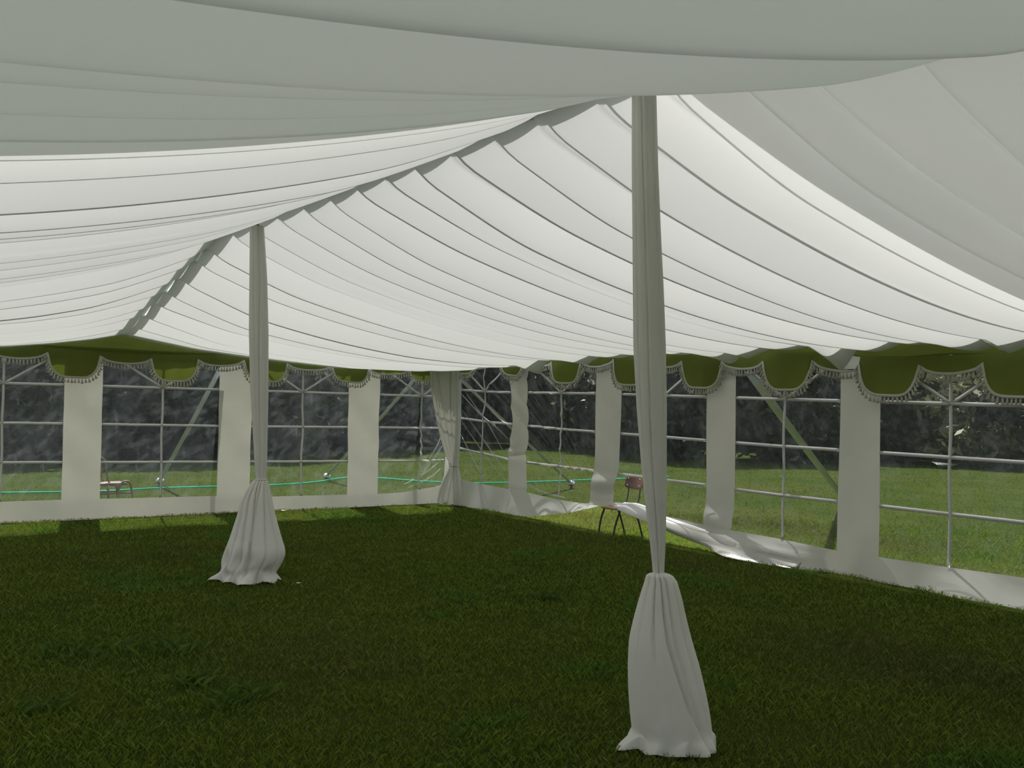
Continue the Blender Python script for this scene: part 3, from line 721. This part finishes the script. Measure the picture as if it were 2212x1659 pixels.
mb = MB(); rp = [(-1.5, 18.9), (1.0, 18.8), (2.28, 18.66), (3.19, 18.45), (3.95, 18.4), (4.86, 18.6), (5.88, 18.55), (6.99, 18.5), (7.91, 18.85), (9.05, 19.7), (9.57, 19.3), (9.92, 18.5), (10.54, 17.7), (11.56, 17.38), (13.7, 17.33), (16, 17.4)]
mb.tube(spl([(a, b, .035) for a, b in rp], 8), .014, 6)
tag(mb.build('rope', M_ROPE), 'thin turquoise green rope lying across the lawn outside the end wall', 'rope')
# scraps and blossoms on the grass
def scrap(x, y, z, s, label):
    V = []
    for i in range(10):
        for j in range(5):
            a = 2*math.pi*i/10; r = s*j/4*(1+.3*h1(i, 3)); V.append((x+r*math.cos(a), y+r*.7*math.sin(a), z+.3*s*(j/4)**2*(.5+h1(i, 1))))
    o = mesh_obj('paper_scrap', V, grid_faces(10, 5, closed=True), M_PETAL); tag(o, label, 'litter'); return o
scrap(5.55, 14.36, .03, .035, 'small white scrap on sunlit grass by the end wall, right of far pole')
scrap(3.56, 8.80, .025, .022, 'tiny white scrap on the grass just right of far draped pole skirt')
scrap(3.95, 17.75, .03, .05, 'small white scrap on the lawn beside the garden chair')
scrap(26.6, 17.3, .04, .42, 'flat pale patch lying far out on the lawn beyond the right wall')

# ------------------------------------------------------------------ ground and grass
V = [(x_, y_, 0) for x_ in np.linspace(-60, 90, 50) for y_ in np.linspace(-30, 110, 50)]
tag(mesh_obj('floor', V, [f[::-1] for f in grid_faces(50, 50)], M_GROUND, smooth=False), kind='structure')

def tri_mesh(name, V, tint, mat, nper=3):
    """V (N*nper,3) float, one polygon per nper verts; tint (N,3)"""
    n = len(V)//nper; me = bpy.data.meshes.new(name)
    me.vertices.add(len(V)); me.vertices.foreach_set('co', V.astype(np.float32).ravel())
    me.loops.add(len(V)); me.loops.foreach_set('vertex_index', np.arange(len(V), dtype=np.int32))
    me.polygons.add(n); me.polygons.foreach_set('loop_start', np.arange(0, len(V), nper, dtype=np.int32))
    try: me.polygons.foreach_set('loop_total', np.full(n, nper, dtype=np.int32))
    except Exception: pass
    me.update(calc_edges=True)
    at = me.color_attributes.new('tint', 'FLOAT_COLOR', 'POINT')
    at.data.foreach_set('color', np.repeat(np.c_[tint, np.ones(n)], nper, axis=0).astype(np.float32).ravel())
    me.materials.append(mat); o = bpy.data.objects.new(name, me); COL.objects.link(o); return o
def vnoise(x, y, s, seed):
    r = np.random.default_rng(seed); G = r.random((64, 64)); u = (x/s) % 63; v = (y/s) % 63
    i = u.astype(int); j = v.astype(int); fu = u-i; fv = v-j; fu = fu*fu*(3-2*fu); fv = fv*fv*(3-2*fv)
    return (G[i, j]*(1-fu)+G[i+1, j]*fu)*(1-fv)+(G[i, j+1]*(1-fu)+G[i+1, j+1]*fu)*fv
def blades(N, r0, r1, pw, hgt, wid, seed, half=.66):
    g = np.random.default_rng(seed)
    u = g.random(N); r = (r0**pw+(r1**pw-r0**pw)*u)**(1/pw); th = YAW+(g.random(N)*2-1)*half
    x = r*np.sin(th); y = r*np.cos(th)
    # clumps and tufts
    n1 = vnoise(x+50, y+50, .35, 3); n2 = vnoise(x+50, y+50, 1.7, 4); n3 = vnoise(x+50, y+50, .12, 5)
    H = hgt*(.55+.6*n1+.5*n3)*(.6+.8*g.random(N))
    tuft = (vnoise(x+50, y+50, .6, 9) > .80); H = np.where(tuft, H*1.35, H)
    W = wid*(.7+.6*g.random(N))*(1+.10*r)
    az = g.random(N)*2*np.pi; ln = H*(.35+.9*g.random(N)); la = g.random(N)*2*np.pi
    bx, by = np.cos(az)*W/2, np.sin(az)*W/2
    V = np.zeros((N, 4, 3))
    V[:, 0] = np.c_[x-bx, y-by, np.zeros(N)-.002]; V[:, 1] = np.c_[x+bx, y+by, np.zeros(N)-.002]
    V[:, 2] = np.c_[x+bx*.6+np.cos(la)*ln*.45, y+by*.6+np.sin(la)*ln*.45, H*.68]
    V[:, 3] = np.c_[x+np.cos(la)*ln, y+np.sin(la)*ln, H]
    dry = np.clip((n2-.52)*2.2+.55*(g.random(N)-.45), 0, 1)[:, None]
    green = np.array([.112, .168, .012])+np.array([.045, .05, .010])*g.random((N, 1)); brown = np.array([.13, .105, .035])*(.7+.5*g.random((N, 1)))
    lush = tuft[:, None]; green = np.where(lush, green*np.array([.75, 1.0, 1.2]), green)
    tint = green*(1-dry*.75)+brown*dry*.75; tint *= (.75+.5*g.random((N, 1)))
    return V.reshape(-1, 3), tint
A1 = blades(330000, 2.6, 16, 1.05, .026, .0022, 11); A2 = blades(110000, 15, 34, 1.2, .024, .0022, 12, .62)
def tufts(spots, n=75, seed=31):
    g = np.random.default_rng(seed); Vs = []; Ts = []
    for (x0, y0, R_) in spots:
        x = x0+g.normal(size=n)*R_; y = y0+g.normal(size=n)*R_*.7; H = .04+.045*g.random(n); az = g.random(n)*6.283; la = g.random(n)*6.283; ln = H*(.5+1.0*g.random(n)); W = .0028
        bx, by = np.cos(az)*W/2, np.sin(az)*W/2; V = np.zeros((n, 4, 3))
        V[:, 0] = np.c_[x-bx, y-by, np.zeros(n)]; V[:, 1] = np.c_[x+bx, y+by, np.zeros(n)]
        V[:, 2] = np.c_[x+bx*.7+np.cos(la)*ln*.4, y+by*.7+np.sin(la)*ln*.4, H*.75]; V[:, 3] = np.c_[x+np.cos(la)*ln, y+np.sin(la)*ln, H]
        Vs.append(V.reshape(-1, 3)); Ts.append(np.array([.08, .14, .02])*(.6+.8*g.random((n, 1))))
    return np.concatenate(Vs), np.concatenate(Ts)
A3 = tufts([(1.28, 7.29, .09), (1.35, 7.05, .10), (1.80, 7.15, .12), (1.88, 6.95, .12), (1.82, 6.10, .06), (1.89, 5.64, .09), (2.02, 5.77, .10), (.96, 5.98, .09), (5.2, 7.2, .05), (4.6, 4.9, .06)])
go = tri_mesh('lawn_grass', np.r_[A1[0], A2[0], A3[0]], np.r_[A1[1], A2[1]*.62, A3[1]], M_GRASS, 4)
tag(go, 'short mown green grass with brownish dry patches under and around the marquee', 'grass', kind='stuff')

# ------------------------------------------------------------------ trees and shrubs behind the lawn
def crown(name, N, rx, ry, rz, zc, leaf, tint0, tint1, seed):
    g = np.random.default_rng(seed)
    # clusters of leaves in lobes over an ellipsoid that reaches the ground
    K = 70; d = g.normal(size=(K, 3)); d /= np.linalg.norm(d, axis=1)[:, None]; cen = d*np.array([rx, ry, rz])*(.55+.4*g.random((K, 1)))
    k = g.integers(0, K, N); sp = g.normal(size=(N, 3)); sp /= np.linalg.norm(sp, axis=1)[:, None]
    P = cen[k]+sp*(.35+.65*g.random((N, 1)))*np.array([.30*rx, .30*ry, .24*rz]); P[:, 2] += zc; 
    P[:, 2] = np.abs(P[:, 2])+.03
    a = g.normal(size=(N, 3)); a /= np.linalg.norm(a, axis=1)[:, None]; b = np.cross(a, g.normal(size=(N, 3))); b /= np.linalg.norm(b, axis=1)[:, None]
    s = leaf*(.6+.8*g.random((N, 1)))
    V = np.zeros((N, 4, 3)); V[:, 0] = P-a*s; V[:, 1] = P+b*s*.42; V[:, 2] = P+a*s; V[:, 3] = P-b*s*.42
    t = g.random((N, 1)); kk = g.random(K)[k][:, None]
    tint = (np.array(tint0)*(1-kk)+np.array(tint1)*kk)*(.6+.8*t)
    gl = (g.random((N, 1)) < .10) & (g.random(K)[k][:, None] > .72)          # sunlit glints put into the leaf colour of a few clusters
    tint = np.where(gl, np.array([.34, .32, .20]), tint)
    return tri_mesh(name, V.reshape(-1, 3), tint, M_LEAF, 4)
def trunk(h, r, seed):
    mb = MB(); mb.tube(spl([(0, 0, 0), (.06, .04, h*.3), (-.05, .08, h*.6), (.04, 0, h)], 6), list(np.linspace(r, r*.5, 19)), 10)
    for a in range(5):
        an = a*1.3+seed; z0 = h*(.35+.12*a)
        mb.tube([(0, 0, z0), (math.cos(an)*.5, math.sin(an)*.5, z0+.5), (math.cos(an)*1.1, math.sin(an)*1.1, z0+1.3)], [r*.45, r*.3, r*.12], 6)
    return mb.build('trunk', M_BARK)
def tree(name, x, y, label, cat, kind, sc=1., rot=0.):
    root = tag(empty(name, (x, y, 0)), label, cat); src = PROTO[kind]
    for o in src:
        c = o.copy(); COL.objects.link(c); c.parent = root; c.location = (0, 0, 0)
        c.name = {'f': 'foliage', 't': 'trunk'}[o['k']]
        del c['k']
    root.scale = (sc,)*3; root.rotation_euler = (0, 0, rot); return root
PROTO = {}
for nm, args, th in (('dark', (15000, 2.6, 2.4, 3.4, 3.0, .15, (.010, .016, .007), (.030, .042, .014), 21), (4.5, .16)),
                     ('mid', (14000, 2.3, 2.3, 2.6, 2.2, .14, (.016, .026, .008), (.050, .066, .020), 22), (3.2, .12)),
                     ('pale', (9000, 1.9, 1.9, 2.0, 1.5, .15, (.05, .07, .022), (.17, .165, .08), 23), (2.4, .08)),
                     ('tall', (17000, 3.2, 3.0, 5.0, 4.4, .19, (.008, .012, .006), (.022, .030, .012), 24), (7, .22))):
    f = crown('foliage', *args); t_ = trunk(*th, 1); f['k'] = 'f'; t_['k'] = 't'; PROTO[nm] = (f, t_)
TR = [
 ('dark', -3.5, 28.0, 1.0, .3, 'tree', 'dark leafy tree beyond the far left end of the lawn'),
 ('dark', .2, 27.6, .95, 1.9, 'tree', 'dark tree seen through the leftmost end wall window'),
 ('mid', 3.4, 27.4, 1.0, .9, 'tree', 'dark bushy tree directly behind the old garden chair'),
 ('dark', 6.6, 27.6, 1.0, 3.3, 'tree', 'dark tree behind the slanting strap of second end window'),
 ('mid', 9.6, 28.2, 1.05, 4.4, 'tree', 'leafy tree with light glints between far pole and broad white pillar'),
 ('mid', 12.4, 30.0, 1.1, 2.2, 'tree', 'glinting tree beyond the third end wall window, right half'),
 ('dark', 15.4, 33.0, 1.1, 5.2, 'tree', 'dark tree at the back of the lawn left of corner curtain'),
 ('dark', 19.0, 34.0, 1.1, .1, 'tree', 'dark tree behind the far corner curtain'),
 ('dark', 22.6, 31.6, 1.05, 1.2, 'tree', 'dark tree seen through creased window right of the corner'),
 ('dark', 22.8, 27.5, 1.0, 4.0, 'tree', 'dark tree beyond second window of right wall'),
 ('dark', 21.4, 23.4, .95, 2.6, 'tree', 'dark tree behind the school chair and nearest draped pole'),
 ('mid', 24.2, 21.6, 1.0, .6, 'shrub', 'olive green shrub beyond the window crossed by a strap'),
 ('mid', 27.6, 21.4, 1.0, 3.0, 'shrub', 'mossy green shrub left of broad pillar in right wall'),
 ('pale', 28.8, 17.9, 1.0, 1.6, 'shrub', 'pale sunlit shrub beyond the rightmost window, left side'),
 ('dark', 30.4, 15.4, 1.0, 2.0, 'tree', 'dark tree beyond the rightmost window, right side'),
 ('dark', 30.0, 11.0, 1.0, 4.9, 'tree', 'dark tree outside past the right edge of the photo'),
]
for kd, x, y, sc, rt, cat, lb in TR: tree('leafy_tree' if cat == 'tree' else 'leafy_shrub', x, y, lb, cat, kd, sc, rt)
def hedge(pts, N, seed):
    g = np.random.default_rng(seed); P0 = np.array(pts, float); L_ = np.r_[0, np.cumsum(np.linalg.norm(np.diff(P0, axis=0), axis=1))]
    u = g.random(N)*L_[-1]; x = np.interp(u, L_, P0[:, 0]); y = np.interp(u, L_, P0[:, 1])
    z = g.random(N)**1.8*(5.0+1.6*np.sin(u*.55)+.8*np.sin(u*1.7)); th = 1.3
    P = np.c_[x+g.normal(size=N)*th*.5, y+g.normal(size=N)*th*.5, z+.05]
    a = g.normal(size=(N, 3)); a /= np.linalg.norm(a, axis=1)[:, None]; b = np.cross(a, g.normal(size=(N, 3))); b /= np.linalg.norm(b, axis=1)[:, None]
    s = .26*(.6+.8*g.random((N, 1))); V = np.zeros((N, 4, 3)); V[:, 0] = P-a*s; V[:, 1] = P+b*s*.5; V[:, 2] = P+a*s; V[:, 3] = P-b*s*.5
    tint = (np.array([.010, .015, .007])+np.array([.016, .024, .008])*g.random((N, 1)))
    return tri_mesh('hedge', V.reshape(-1, 3), tint, M_LEAF, 4)
tag(hedge([(-9, 31), (-4, 32), (1, 32.5), (6, 32.5), (11, 33.5), (15, 37), (21, 38.5), (27, 36), (29, 31), (29, 26), (31.5, 23), (32.5, 18.5), (33, 12), (33, 5)], 90000, 5),
    'tall dark hedge closing the view behind all the trees', 'hedge')
for pr in PROTO.values():
    for o in pr: bpy.data.objects.remove(o)
